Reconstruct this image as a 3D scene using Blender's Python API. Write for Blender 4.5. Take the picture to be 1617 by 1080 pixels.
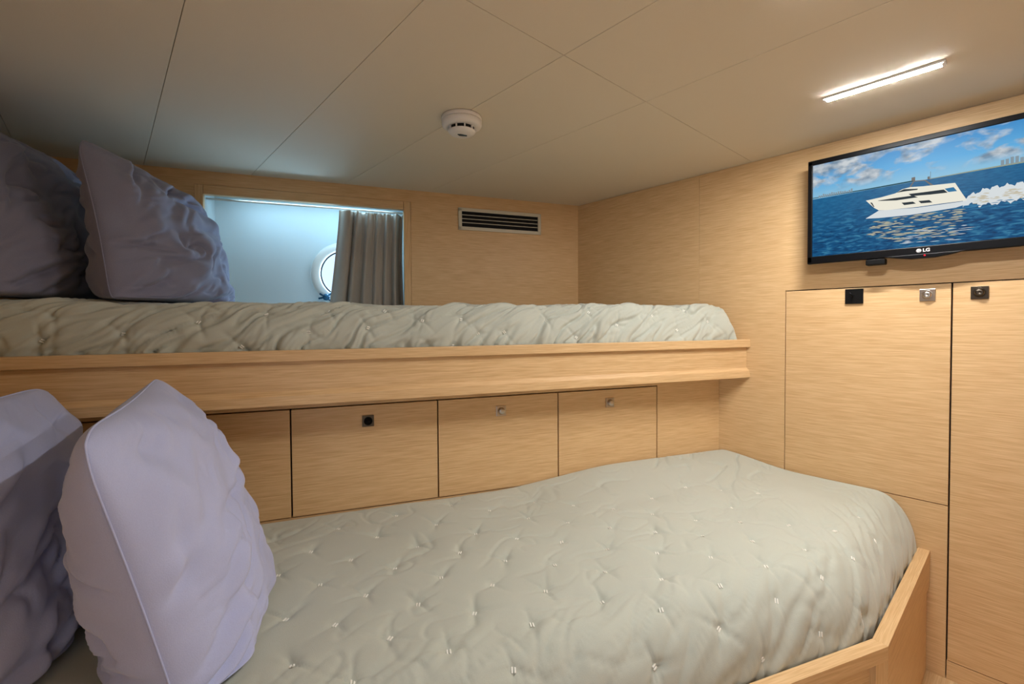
import bpy, bmesh, math, random
import numpy as np
from mathutils import Vector, Matrix

for o in list(bpy.data.objects):
    bpy.data.objects.remove(o, do_unlink=True)
SC = bpy.context.scene
COL = SC.collection
random.seed(4)

# ------------------------------------------------------------------ camera
S = 1.75                       # right bulkhead at x = S
ZC = 1.0045                    # camera height
F_PX, CY = 727.53, 526.6
yaw, pitch, roll = (math.radians(a) for a in (41.587, -1.311, -0.3313))
fw = Vector((math.sin(yaw)*math.cos(pitch), math.cos(yaw)*math.cos(pitch), math.sin(pitch)))
rt = Vector((math.cos(yaw), -math.sin(yaw), 0)); up = rt.cross(fw)
r2 = rt*math.cos(roll) + up*math.sin(roll); u2 = -rt*math.sin(roll) + up*math.cos(roll)
cam_d = bpy.data.cameras.new('camera'); cam = bpy.data.objects.new('camera', cam_d); COL.objects.link(cam)
cam.matrix_world = Matrix(((r2.x, u2.x, -fw.x, 0), (r2.y, u2.y, -fw.y, 0), (r2.z, u2.z, -fw.z, ZC), (0, 0, 0, 1)))
cam_d.sensor_width = 36; cam_d.lens = F_PX/1617*36
cam_d.shift_y = (CY-540)/1617
cam_d.clip_start = 0.02
SC.camera = cam

# ------------------------------------------------------------------ world, lights, exposure
world = bpy.data.worlds.new('daylight'); SC.world = world; world.use_nodes = True
bg = world.node_tree.nodes['Background']
bg.inputs[0].default_value = (0.62, 0.80, 1.0, 1); bg.inputs[1].default_value = 1.6
SC.view_settings.view_transform = 'Standard'; SC.view_settings.look = 'None'
SC.view_settings.exposure = 0.0; SC.view_settings.gamma = 1.0; SC.view_settings.use_curve_mapping = False
ANG = math.radians(-21.239)    # hull side runs at this angle to the bulkhead's square
WU = Vector((math.cos(ANG), math.sin(ANG), 0)); WN = Vector((-math.sin(ANG), math.cos(ANG), 0))
def B3(u, v, z): return WU*u + WN*v + Vector((0, 0, z))
def area(name, loc, d, xdir, sx, sy, power, col):
    """rectangle light at loc shining along d, its long side along xdir"""
    l = bpy.data.lights.new(name, 'AREA'); l.shape = 'RECTANGLE'; l.size = sx; l.size_y = sy
    l.energy = power; l.color = col
    o = bpy.data.objects.new(name, l); COL.objects.link(o)
    z = -Vector(d).normalized(); x = Vector(xdir); x = (x-z*x.dot(z)).normalized(); y = z.cross(x)
    o.matrix_world = Matrix(((x.x, y.x, z.x, loc[0]), (x.y, y.y, z.y, loc[1]), (x.z, y.z, z.z, loc[2]), (0, 0, 0, 1)))
    return o
LED_POWER = 500.0
# fill lamp added at an assumed doorway behind the camera, and daylight by the porthole
area('assumed_doorway_fill', (-0.72, -0.38, 0.60), (1.0, 0.9, 0.0), (0, 1, 0), 0.6, 0.95, 1.8, (0.55, 0.73, 1.0))
area('porthole_daylight', B3(0.02, 2.30, 1.25), WN*-0.9-WU*0.45+Vector((0, 0, 0.25)), WU, 0.24, 0.2, 9.0, (0.42, 0.70, 1.0))
area('recess_fill', B3(-0.08, 2.07, 1.518), Vector((0, 0, -1))+WN*0.25, WU, 0.6, 0.03, 1.15, (0.44, 0.76, 1.0))  # unseen fill lamp added behind the header to brighten the recess

# ------------------------------------------------------------------ materials
def srgb(r, g, b):
    f = lambda c: (c/255/12.92) if c/255 <= 0.04045 else ((c/255+0.055)/1.055)**2.4
    return (f(r), f(g), f(b), 1)
def newmat(name):
    m = bpy.data.materials.new(name); m.use_nodes = True
    nt = m.node_tree; return m, nt, nt.nodes, nt.links, nt.nodes['Principled BSDF']
def plain(name, col, rough=0.5, metal=0.0, spec=0.5, bump=None):
    m, nt, N, L, p = newmat(name)
    p.inputs['Base Color'].default_value = col; p.inputs['Roughness'].default_value = rough
    p.inputs['Metallic'].default_value = metal; p.inputs['Specular IOR Level'].default_value = spec
    tc = N.new('ShaderNodeTexCoord'); n = N.new('ShaderNodeTexNoise')
    n.inputs['Scale'].default_value = bump[0] if bump else 60; n.inputs['Detail'].default_value = 3
    L.new(tc.outputs['Object'], n.inputs['Vector'])
    b = N.new('ShaderNodeBump'); b.inputs['Strength'].default_value = bump[1] if bump else 0.03
    b.inputs['Distance'].default_value = 0.002
    L.new(n.outputs['Fac'], b.inputs['Height']); L.new(b.outputs['Normal'], p.inputs['Normal'])
    return m
def wood(name, axis, light=(225, 190, 142), dark=(203, 163, 114), rough=0.42):
    m, nt, N, L, p = newmat(name)
    tc = N.new('ShaderNodeTexCoord')
    def tex(along, across, detail=3.0, rough_=0.6):
        mp = N.new('ShaderNodeMapping'); sc = [across]*3; sc[axis] = along
        mp.inputs['Scale'].default_value = sc; L.new(tc.outputs['Object'], mp.inputs['Vector'])
        n = N.new('ShaderNodeTexNoise'); n.inputs['Scale'].default_value = 1.0
        n.inputs['Detail'].default_value = detail; n.inputs['Roughness'].default_value = rough_
        L.new(mp.outputs['Vector'], n.inputs['Vector']); return n
    fine = tex(13.0, 420.0, 2.0); mid = tex(4.0, 170.0, 3.0); broad = tex(0.7, 12.0, 2.0)
    a = N.new('ShaderNodeMath'); a.operation = 'MULTIPLY_ADD'; a.inputs[1].default_value = 0.62
    L.new(fine.outputs['Fac'], a.inputs[0])
    b = N.new('ShaderNodeMath'); b.operation = 'MULTIPLY_ADD'; b.inputs[1].default_value = 0.22; b.inputs[2].default_value = 0.0
    L.new(mid.outputs['Fac'], b.inputs[0]); L.new(b.outputs[0], a.inputs[2])
    c = N.new('ShaderNodeMath'); c.operation = 'MULTIPLY_ADD'; c.inputs[1].default_value = 0.10
    L.new(broad.outputs['Fac'], c.inputs[0]); L.new(a.outputs[0], c.inputs[2])
    r = N.new('ShaderNodeValToRGB'); e = r.color_ramp.elements
    e[0].position = 0.34; e[0].color = srgb(*dark); e[1].position = 0.58; e[1].color = srgb(*light)
    L.new(c.outputs[0], r.inputs[0]); L.new(r.outputs[0], p.inputs['Base Color'])
    p.inputs['Roughness'].default_value = rough; p.inputs['Specular IOR Level'].default_value = 0.35
    bp = N.new('ShaderNodeBump'); bp.inputs['Strength'].default_value = 0.12; bp.inputs['Distance'].default_value = 0.001
    L.new(fine.outputs['Fac'], bp.inputs['Height']); L.new(bp.outputs['Normal'], p.inputs['Normal'])
    return m
WOODX = wood('oak_veneer_along_x', 0); WOODY = wood('oak_veneer_along_y', 1); WOODZ = wood('oak_veneer_along_z', 2)
FLOORM = wood('pale_oak_floor', 0, (216, 186, 142), (196, 160, 114), 0.4)
DARK = plain('shadow_gap', srgb(28, 20, 13), 0.9)
CEIL = plain('ceiling_vinyl', srgb(222, 210, 188), 0.75, spec=0.25, bump=(420, 0.12))
WHITE = plain('white_plastic', srgb(228, 222, 214), 0.4)
CREAM = plain('cream_lacquer', srgb(206, 198, 176), 0.4)
BLACK = plain('black_gloss_plastic', srgb(12, 12, 14), 0.35, spec=0.12)
BLACKM = plain('black_matte_plastic', srgb(12, 12, 12), 0.5, spec=0.15)
NICHE = plain('pale_hull_paint', srgb(206, 216, 218), 0.55, bump=(200, 0.06))
CHROME = plain('brushed_nickel', srgb(190, 184, 176), 0.28, 1.0)
DNICK = plain('dark_nickel', srgb(92, 84, 74), 0.3, 1.0)
BLUEM = plain('blue_anodised_clamp', srgb(40, 84, 112), 0.35, 0.6)
STITCH = plain('white_cotton_thread', srgb(238, 236, 226), 0.8)
def fabric(name, col, col2, weave=900, rough=0.9, sheen=0.25):
    m, nt, N, L, p = newmat(name)
    tc = N.new('ShaderNodeTexCoord')
    n = N.new('ShaderNodeTexNoise'); n.inputs['Scale'].default_value = 5; n.inputs['Detail'].default_value = 5
    L.new(tc.outputs['Object'], n.inputs['Vector'])
    w = N.new('ShaderNodeTexNoise'); w.inputs['Scale'].default_value = weave; w.inputs['Detail'].default_value = 1
    L.new(tc.outputs['Object'], w.inputs['Vector'])
    ad = N.new('ShaderNodeMath'); ad.operation = 'MULTIPLY_ADD'; ad.inputs[1].default_value = 0.5
    L.new(n.outputs['Fac'], ad.inputs[0])
    m2 = N.new('ShaderNodeMath'); m2.operation = 'MULTIPLY'; m2.inputs[1].default_value = 0.5
    L.new(w.outputs['Fac'], m2.inputs[0]); L.new(m2.outputs[0], ad.inputs[2])
    r = N.new('ShaderNodeValToRGB'); e = r.color_ramp.elements
    e[0].position = 0.3; e[0].color = col2; e[1].position = 0.7; e[1].color = col
    L.new(ad.outputs[0], r.inputs[0]); L.new(r.outputs[0], p.inputs['Base Color'])
    p.inputs['Roughness'].default_value = rough; p.inputs['Specular IOR Level'].default_value = 0.15
    p.inputs['Sheen Weight'].default_value = sheen
    b = N.new('ShaderNodeBump'); b.inputs['Strength'].default_value = 0.25; b.inputs['Distance'].default_value = 0.0008
    L.new(w.outputs['Fac'], b.inputs['Height']); L.new(b.outputs['Normal'], p.inputs['Normal'])
    return m
QUILT = fabric('sage_cotton_quilt', srgb(190, 193, 181), srgb(181, 184, 171))
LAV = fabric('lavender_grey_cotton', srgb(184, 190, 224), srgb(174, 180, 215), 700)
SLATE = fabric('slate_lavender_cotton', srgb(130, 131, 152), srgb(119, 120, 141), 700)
TAUPE = fabric('taupe_curtain_cloth', srgb(178, 170, 160), srgb(164, 156, 146), 600)
def emit(name, col, s):
    m = bpy.data.materials.new(name); m.use_nodes = True; nt = m.node_tree
    nt.nodes.remove(nt.nodes['Principled BSDF'])
    e = nt.nodes.new('ShaderNodeEmission'); e.inputs[0].default_value = col; e.inputs[1].default_value = s
    nt.links.new(e.outputs[0], nt.nodes['Material Output'].inputs[0]); return m
LED = emit('led_diffuser', (1.0, 0.985, 0.965, 1), LED_POWER)
REDLED = emit('red_standby_light', (1, 0.03, 0.05, 1), 1.2)
def thin_glass():
    m = bpy.data.materials.new('porthole_glass'); m.use_nodes = True; nt = m.node_tree
    nt.nodes.remove(nt.nodes['Principled BSDF'])
    t = nt.nodes.new('ShaderNodeBsdfTransparent'); t.inputs[0].default_value = (0.95, 0.98, 1, 1)
    g = nt.nodes.new('ShaderNodeBsdfGlossy'); g.inputs['Roughness'].default_value = 0.03
    mx = nt.nodes.new('ShaderNodeMixShader'); mx.inputs[0].default_value = 0.08
    nt.links.new(t.outputs[0], mx.inputs[1]); nt.links.new(g.outputs[0], mx.inputs[2])
    nt.links.new(mx.outputs[0], nt.nodes['Material Output'].inputs[0]); return m
GLASS = thin_glass()

# ------------------------------------------------------------------ mesh helpers
def box(bm, x0, x1, y0, y1, z0, z1, bev=0.0):
    t = bmesh.new()
    vs = [t.verts.new((x, y, z)) for z in (z0, z1) for y in (y0, y1) for x in (x0, x1)]
    for f in ((0, 2, 3, 1), (4, 5, 7, 6), (0, 1, 5, 4), (2, 6, 7, 3), (0, 4, 6, 2), (1, 3, 7, 5)):
        t.faces.new([vs[i] for i in f])
    if bev: bmesh.ops.bevel(t, geom=t.edges[:], offset=bev, segments=2, affect='EDGES', profile=0.5)
    me = bpy.data.meshes.new('tmp'); t.to_mesh(me); t.free(); bm.from_mesh(me); bpy.data.meshes.remove(me)
def prism(bm, poly, lo, hi, axis=2, bev=0.0):
    """poly extruded along axis; poly points are the other two coordinates in order"""
    t = bmesh.new()
    def mk(p, h):
        c = list(p); c.insert(axis, h); return t.verts.new(c)
    a = [mk(p, lo) for p in poly]; b = [mk(p, hi) for p in poly]; n = len(poly)
    t.faces.new(a); t.faces.new(b)
    for i in range(n): t.faces.new((a[i], a[(i+1) % n], b[(i+1) % n], b[i]))
    bmesh.ops.recalc_face_normals(t, faces=t.faces[:])
    if bev: bmesh.ops.bevel(t, geom=t.edges[:], offset=bev, segments=2, affect='EDGES', profile=0.5)
    me = bpy.data.meshes.new('tmp'); t.to_mesh(me); t.free(); bm.from_mesh(me); bpy.data.meshes.remove(me)
def lathe(bm, prof, n=40, center=(0, 0, 0), axis=2):
    rings = []
    for r, h in prof:
        ring = []
        for k in range(n):
            a = 2*math.pi*k/n; c = [r*math.cos(a), r*math.sin(a)]; c.insert(axis, h)
            ring.append(bm.verts.new([c[i]+center[i] for i in range(3)]))
        rings.append(ring)
    for A, Bq in zip(rings, rings[1:]):
        for k in range(n): bm.faces.new((A[k], A[(k+1) % n], Bq[(k+1) % n], Bq[k]))
    bm.faces.new(rings[0]); bm.faces.new(rings[-1])
    bmesh.ops.recalc_face_normals(bm, faces=bm.faces[:])
def tube(bm, pts, r, n=10):
    pts = [Vector(p) for p in pts]; rings = []
    for i, p in enumerate(pts):
        d = (pts[min(i+1, len(pts)-1)]-pts[max(i-1, 0)]).normalized()
        a = d.orthogonal().normalized(); b = d.cross(a)
        if rings:
            ref = (rings[-1][0].co-pts[i-1]); a = (ref-d*ref.dot(d)).normalized(); b = d.cross(a)
        rings.append([bm.verts.new(p+a*r*math.cos(2*math.pi*k/n)+b*r*math.sin(2*math.pi*k/n)) for k in range(n)])
    for A, Bq in zip(rings, rings[1:]):
        for k in range(n): bm.faces.new((A[k], A[(k+1) % n], Bq[(k+1) % n], Bq[k]))
    bm.faces.new(rings[0]); bm.faces.new(rings[-1])
    bmesh.ops.recalc_face_normals(bm, faces=bm.faces[:])
def finish(name, bm, mat, parent=None, off=(0, 0, 0), rot=0.0, smooth=False):
    """link a bmesh; vertices are given in the frame (world, or turned by rot about z); off = origin in that frame"""
    bmesh.ops.translate(bm, verts=bm.verts[:], vec=-Vector(off))
    me = bpy.data.meshes.new(name); bm.to_mesh(me); bm.free()
    return link(name, me, mat, parent, off, rot, smooth)
def link(name, me, mat, parent=None, off=(0, 0, 0), rot=0.0, smooth=False):
    for m in (mat if isinstance(mat, (list, tuple)) else [mat]): me.materials.append(m)
    if smooth:
        for p in me.polygons: p.use_smooth = True
    o = bpy.data.objects.new(name, me); COL.objects.link(o)
    if parent is None:
        o.location = Matrix.Rotation(rot, 3, 'Z') @ Vector(off); o.rotation_euler.z = rot
    else:
        o.parent = parent; o.location = Vector(off)-Vector(parent.get('_o', (0, 0, 0)))
    o['_o'] = tuple(off)
    return o
def tag(o, label, cat, group=None):
    o['label'] = label; o['category'] = cat
    if group: o['group'] = group
    return o
def thing(name, label, cat, off, rot=0.0, group=None):
    o = bpy.data.objects.new(name, None); COL.objects.link(o); o.empty_display_size = 0.05
    o.location = Matrix.Rotation(rot, 3, 'Z') @ Vector(off); o.rotation_euler.z = rot
    o['_o'] = tuple(off); return tag(o, label, cat, group)
def struct(o): o['kind'] = 'structure'; return o
def part(name, mat, parent, off, fn, smooth=False):
    bm = bmesh.new(); fn(bm); return finish(name, bm, mat, parent, off, 0, smooth)
def empty_struct(name, off, rot=0.0):
    o = bpy.data.objects.new(name, None); COL.objects.link(o); o.empty_display_size = 0.05
    o.location = Matrix.Rotation(rot, 3, 'Z') @ Vector(off); o.rotation_euler.z = rot
    o['_o'] = tuple(off); return struct(o)
def clip(poly, a, b, c):
    """keep a*x+b*y<=c"""
    out = []
    for i, p in enumerate(poly):
        q = poly[(i+1) % len(poly)]; dp = a*p[0]+b*p[1]-c; dq = a*q[0]+b*q[1]-c
        if dp <= 0: out.append(p)
        if dp*dq < 0:
            t = dp/(dp-dq); out.append((p[0]+t*(q[0]-p[0]), p[1]+t*(q[1]-p[1])))
    return out
# plane constants of the two frames
VF, VR, VD, H = 2.0139, 1.2652, 1.3655, 1.5759
NX, NY = WN.x, WN.y
XL, YB = -0.42, -0.78
def uwall(v, x=S): return (x-NX*v)/WU.x            # u where the line v = const meets x = const

# ------------------------------------------------------------------ the setting
bm = bmesh.new()
fl = clip([(XL, YB), (S, YB), (S, 2.4), (XL, 2.4)], NX, NY, VF)
big = clip([(XL-0.06, YB-0.06), (S+0.06, YB-0.06), (S+0.06, 2.5), (XL-0.06, 2.5)], NX, NY, VF+0.03)
prism(bm, big, -0.04, 0.0)
struct(finish('floor', bm, FLOORM, None, (0, 0, -0.04)))
bm = bmesh.new()
prism(bm, big, H+0.012, H+0.045)
ceil_o = struct(finish('ceiling', bm, DARK, None, (0, 0, H+0.012)))
xs = [XL, -0.197, 0.119, 0.435, 0.748, 1.064, S]; ys = [YB, 0.671, 2.4]
for i in range(len(xs)-1):
    for j in range(2):
        g = 0.0006
        xa, xb = (xs[i]+g if i else XL-0.02), (xs[i+1]-g if i < len(xs)-2 else S+0.017)
        ya, yb = (ys[j]+g if j else YB-0.02), ys[j+1]-g
        pl = clip([(xa, ya), (xb, ya), (xb, yb), (xa, yb)], NX, NY, VF+0.018)
        if len(pl) < 3: continue
        bm = bmesh.new(); prism(bm, pl, H, H+0.0115, bev=0.0007)
        finish('ceiling_panel', bm, CEIL, ceil_o, (xs[i], ys[j], H))
# far (hull side) wall, with the window opening
OU0, OU1, OZ0, OZ1 = -0.474, 0.257, 1.03, 1.490
TU0, TU1, TZ1 = -0.502, 0.287, 1.5255
UL = uwall(VF, XL); UR = uwall(VF)
bm = bmesh.new()
def slab(bm, u0, u1, z0, z1): box(bm, u0, u1, VF, VF+0.02, z0, z1)
slab(bm, UL-0.02, TU0, 0.80, H); slab(bm, TU1, UR+0.01, 0.80, H)
slab(bm, TU0, TU1, TZ1, H); slab(bm, TU0, TU1, 0.80, OZ0)
struct(finish('wall_far', bm, WOODX, None, (0, VF, 0.8), ANG))
w1 = empty_struct('window_1', (0, VF, OZ0), ANG)
g = 0.0012
part('window_stile', WOODZ, w1, (OU0, VF, OZ0), lambda b: box(b, TU0+g, OU0, VF-0.003, VF+0.02, OZ0, TZ1-g, 0.001))
part('window_stile', WOODZ, w1, (OU1, VF, OZ0), lambda b: box(b, OU1, TU1-g, VF-0.003, VF+0.02, OZ0, TZ1-g, 0.001))
part('window_header', WOODX, w1, (OU0, VF, OZ1), lambda b: box(b, OU0+g, OU1-g, VF-0.003, VF+0.02, OZ1, TZ1-g, 0.001))
# the painted recess behind the opening, out to the hull plating
NV, NZ0, NZ1 = 2.20, 1.02, 1.528
nu0, nu1 = -0.478, 0.275
PU, PZ, PR = 0.022, 1.225, 0.108                # porthole centre and clear radius
hull = empty_struct('wall_hull', (0, NV, NZ0), ANG)
def hull_plate(b):
    n = 48
    outer = []
    for k in range(n):
        a = 2*math.pi*k/n; c, s = math.cos(a), math.sin(a)
        tx = ((nu1-PU) if c > 0 else (nu0-PU))/c if abs(c) > 1e-6 else 1e9
        tz = ((NZ1-PZ) if s > 0 else (NZ0-PZ))/s if abs(s) > 1e-6 else 1e9
        t = min(tx, tz); outer.append((PU+t*c, PZ+t*s))
    # exact corners
    for cx, cz in ((nu0, NZ0), (nu1, NZ0), (nu0, NZ1), (nu1, NZ1)):
        i = min(range(n), key=lambda k: (outer[k][0]-cx)**2+(outer[k][1]-cz)**2); outer[i] = (cx, cz)
    for v in (NV, NV+0.012):
        O = [b.verts.new((p[0], v, p[1])) for p in outer]
        I = [b.verts.new((PU+PR*math.cos(2*math.pi*k/n), v, PZ+PR*math.sin(2*math.pi*k/n))) for k in range(n)]
        for k in range(n): b.faces.new((O[k], O[(k+1) % n], I[(k+1) % n], I[k]))
        if v == NV: first = I
        else:
            for k in range(n): b.faces.new((first[k], first[(k+1) % n], I[(k+1) % n], I[k]))
    bmesh.ops.recalc_face_normals(b, faces=b.faces[:])
part('hull_plate', NICHE, hull, (0, NV, NZ0), hull_plate)
part('recess_side', NICHE, hull, (nu0, VF, NZ0), lambda b: box(b, nu0-0.012, nu0, VF+0.02, NV+0.012, NZ0, NZ1))
part('recess_side', NICHE, hull, (nu1, VF, NZ0), lambda b: box(b, nu1, nu1+0.012, VF+0.02, NV+0.012, NZ0, NZ1))
part('recess_top', NICHE, hull, (0, VF, NZ1), lambda b: box(b, nu0-0.012, nu1+0.012, VF+0.02, NV+0.012, NZ1, NZ1+0.012))
part('recess_floor', NICHE, hull, (0, VF, NZ0), lambda b: box(b, nu0-0.012, nu1+0.012, VF+0.02, NV+0.012, NZ0-0.012, NZ0))
# porthole
w2 = empty_struct('window_2', (PU, NV, PZ), ANG)
def ring(b):
    n = 48; prof = [(PR-0.004, 0.010), (PR-0.004, -0.016), (PR+0.004, -0.024), (PR+0.026, -0.022), (PR+0.034, -0.012), (PR+0.036, 0.0), (PR+0.036, 0.010)]
    rr = []
    for k in range(n):
        a = 2*math.pi*k/n
        rr.append([b.verts.new((PU+r*math.cos(a), NV-0.0015+h if h < 0 else NV-0.0015, PZ+r*math.sin(a))) for r, h in prof[:-1]])
    for k in range(n):
        A, Q = rr[k], rr[(k+1) % n]
        for i in range(len(A)-1): b.faces.new((A[i], A[i+1], Q[i+1], Q[i]))
    bmesh.ops.recalc_face_normals(b, faces=b.faces[:])
part('porthole_ring', WHITE, w2, (PU, NV, PZ), ring, True)
part('porthole_glass', GLASS, w2, (PU, NV, PZ), lambda b: lathe(b, [(PR-0.003, NV-0.006), (PR-0.003, NV-0.002)], 40, (PU, 0, PZ), 1))
def gasket(b):
    tube(b, [(PU+(PR-0.007)*math.cos(a), NV-0.012, PZ+(PR-0.007)*math.sin(a)) for a in np.linspace(0, 2*math.pi, 40)], 0.003, 8)
part('porthole_gasket', BLACKM, w2, (PU, NV, PZ), gasket, True)
def clamp(b):
    a = math.radians(232); cx, cz = PU+(PR+0.024)*math.cos(a), PZ+(PR+0.024)*math.sin(a)
    lathe(b, [(0.004, NV-0.055), (0.013, NV-0.052), (0.015, NV-0.042), (0.010, NV-0.034), (0.006, NV-0.024)], 14, (cx, 0, cz), 1)
    tube(b, [(cx-0.030, NV-0.040, cz-0.006), (cx, NV-0.046, cz), (cx+0.034, NV-0.040, cz+0.028)], 0.0045, 8)
    tube(b, [(cx-0.026, NV-0.032, cz+0.016), (cx+0.030, NV-0.038, cz-0.022)], 0.004, 8)
part('porthole_clamp', BLUEM, w2, (PU, NV, PZ), clamp, True)

# right bulkhead: dark carcass behind, veneered panels in front
bm = bmesh.new(); box(bm, S+0.018, S+0.03, YB, 1.55, 0, H)
wr = struct(finish('wall_right', bm, DARK, None, (S, 0, 0)))
YC = 1.4805
def wp(y0, y1, z0, z1, off):
    part('wall_panel', WOODY, wr, off, lambda b: box(b, S, S+0.0175, y0, y1, z0, z1, 0.0006))
wp(0.8665, YC+0.03, 0.0, H-0.001, (S, 0.8665, 0))
def lpanel(b):
    t = [(0.5598, 0.0), (0.8655, 0.0), (0.8655, H-0.001), (-0.272, H-0.001), (-0.272, 1.1098), (0.5598, 1.1098)]
    prism(b, t, S, S+0.0175, 0)
part('wall_panel', WOODY, wr, (S, 0.5, 0), lpanel)
wp(0.1472, 0.5583, 0.0, 0.4868, (S, 0.1465, 0))
wp(-0.272, 0.1450, 0.0, 0.0520, (S, -0.272, 0))
wp(YB, -0.2735, 0.0, H-0.001, (S, YB, 0))
# left wall with an assumed, unseen doorway added for the fill lamp, back wall
bm = bmesh.new()
DY0, DY1, DZ = -0.70, -0.06, 1.46
box(bm, XL-0.03, XL, DY1, 2.45, 0, H); box(bm, XL-0.03, XL, YB, DY0, 0, H); box(bm, XL-0.03, XL, DY0, DY1, DZ, H)
struct(finish('wall_left', bm, WOODY, None, (XL, 0, 0)))
bm = bmesh.new(); box(bm, XL-0.03, S+0.03, YB-0.03, YB, 0, H)
struct(finish('wall_back', bm, WOODX, None, (0, YB, 0)))

# ------------------------------------------------------------------ cupboards in the right bulkhead
def latch(door, off, x, y, z, plate=CHROME, knob=CHROME, s=0.017):
    part('latch_plate', plate, door, off, lambda b: box(b, x-0.004, x-0.0002, y-s, y+s, z-s, z+s, 0.0009))
    def kn(b):
        lathe(b, [(0.0128, x-0.0042), (0.0128, x-0.0062), (0.0112, x-0.0070), (0.0108, x-0.0056), (0.0100, x-0.0056), (0.0096, x-0.0125), (0.0078, x-0.0150), (0.0028, x-0.0152), (0.0022, x-0.0146)], 28, (0, y, z), 0)
    part('latch_knob', knob, door, off, kn, True)
cab = thing('wall_cupboard', 'flush oak cupboard with silver latch and black hook plate, under the television', 'cupboard', (S, 0.35, 0.4888))
d1 = part('cupboard_door', WOODY, cab, (S, 0.35, 0.4888), lambda b: box(b, S-0.0005, S+0.0172, 0.1474, 0.5578, 0.4892, 1.1068, 0.0007))
latch(d1, (S, 0.196, 1.077), S-0.0005, 0.196, 1.077)
def hookplate(b):
    x = S-0.0005
    box(b, x-0.006, x-0.0002, 0.366-0.023, 0.366+0.023, 1.081-0.023, 1.081+0.023, 0.001)
part('hook_plate', BLACKM, d1, (S, 0.366, 1.081), hookplate)
part('hook', BLACK, d1, (S, 0.366, 1.081), lambda b: tube(b, [(S-0.006, 0.368, 1.083), (S-0.018, 0.368, 1.080), (S-0.024, 0.370, 1.086), (S-0.024, 0.374, 1.092)], 0.0022, 8), True)
ward = thing('wardrobe', 'tall flush oak wardrobe door with a dark round latch', 'wardrobe', (S, -0.06, 0.0528))
d2 = part('wardrobe_door', WOODY, ward, (S, -0.06, 0.0528), lambda b: box(b, S-0.0005, S+0.0172, -0.2715, 0.1436, 0.0540, 1.1068, 0.0007))
latch(d2, (S, 0.092, 1.078), S-0.0005, 0.092, 1.078, DNICK, DNICK)

# ------------------------------------------------------------------ upper bunk
ub = thing('bunk_bed', 'upper oak bunk with a deep moulded front rail, above the lockers', 'bunk bed', (0.3, VR, 0.80), ANG)
def strip_poly(v0, v1, gap=0.001): return [(uwall(v0, XL)+0.002, v0), (uwall(v0)-gap, v0), (uwall(v1)-gap, v1), (uwall(v1, XL)+0.002, v1)]
o_ = (0.3, VR, 0.80)
part('bunk_platform', WOODX, ub, o_, lambda b: prism(b, strip_poly(VR+0.03, VF-0.001), 0.905, 0.920))
part('rail_cap', WOODX, ub, o_, lambda b: prism(b, strip_poly(VR-0.005, VR+0.022), 0.912, 0.9395, bev=0.0015))
part('fascia', WOODX, ub, o_, lambda b: prism(b, strip_poly(VR+0.008, VR+0.022), 0.800, 0.912))
def band(b):
    pr = [(VR+0.0058, 0.836), (VR-0.004, 0.826), (VR-0.004, 0.803), (VR+0.022, 0.803), (VR+0.022, 0.7995), (VR+0.0058, 0.7995)]
    pr = [(VR+0.0078, 0.838), (VR-0.002, 0.826), (VR-0.004, 0.803), (VR+0.0078, 0.803)]
    t = bmesh.new(); n = len(pr)
    A = [t.verts.new((uwall(v, XL)+0.002, v, z)) for v, z in pr]; Q = [t.verts.new((uwall(v)-0.001, v, z)) for v, z in pr]
    t.faces.new(A); t.faces.new(Q)
    for i in range(n): t.faces.new((A[i], A[(i+1) % n], Q[(i+1) % n], Q[i]))
    bmesh.ops.recalc_face_normals(t, faces=t.faces[:])
    me = bpy.data.meshes.new('tmp'); t.to_mesh(me); t.free(); b.from_mesh(me)
part('rail_foot', WOODX, ub, o_, band)
part('soffit', WOODX, ub, o_, lambda b: prism(b, strip_poly(VR+0.022, VD+0.02), 0.803, 0.815))

# ------------------------------------------------------------------ lockers under the upper bunk
lk = thing('storage_lockers', 'row of flush oak lift-up lockers between the two bunks', 'locker', (0.3, VD, 0.0), ANG)
o_ = (0.3, VD, 0.0)
DT, DBOT = 0.7735, 0.4825
edges = [-0.93, -0.53, -0.131, 0.268, 0.667, 1.060]
part('carcass', DARK, lk, o_, lambda b: prism(b, strip_poly(VD+0.020, VD+0.035), 0.001, 0.8025))
part('top_filler', WOODX, lk, o_, lambda b: prism(b, strip_poly(VD, VD+0.018), DT+0.0038, 0.8025))
part('base_panel', WOODX, lk, o_, lambda b: prism(b, strip_poly(VD, VD+0.018), 0.001, DBOT-0.0028))
part('end_filler', WOODX, lk, o_, lambda b: prism(b, [(edges[-1]+0.0021, VD), (uwall(VD)-0.001, VD), (uwall(VD+0.018)-0.001, VD+0.018), (edges[-1]+0.0021, VD+0.018)], DBOT-0.0028, DT+0.0038))
for i in range(5):
    a, b_ = edges[i]+0.0021, edges[i+1]-0.0021
    d = part('locker_door', WOODX, lk, (a, VD, DBOT), lambda b: box(b, a, b_, VD-0.0004, VD+0.0176, DBOT, DT, 0.0007))
    cu = (edges[i]+edges[i+1])/2; cz = 0.729; s = 0.016
    dk = (i == 2)
    part('latch_plate', DNICK if dk else CHROME, d, (cu, VD, cz), lambda b: box(b, cu-s, cu+s, VD-0.004, VD-0.0006, cz-s, cz+s, 0.0009))
    y = VD-0.004
    prof = [(0.0118, y), (0.0118, y-0.002), (0.0100, y-0.0026), (0.0096, y-0.008), (0.0078, y-0.0100), (0.0020, y-0.0102)]
    if dk: prof = [(0.0118, y), (0.0118, y-0.003), (0.0096, y-0.003), (0.0092, y-0.0006), (0.0050, y-0.0006), (0.0046, y-0.006), (0.0020, y-0.0062)]
    part('latch_knob', BLACKM if dk else CHROME, d, (cu, VD, cz), lambda b: lathe(b, prof, 24, (cu, 0, cz), 1), True)

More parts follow.
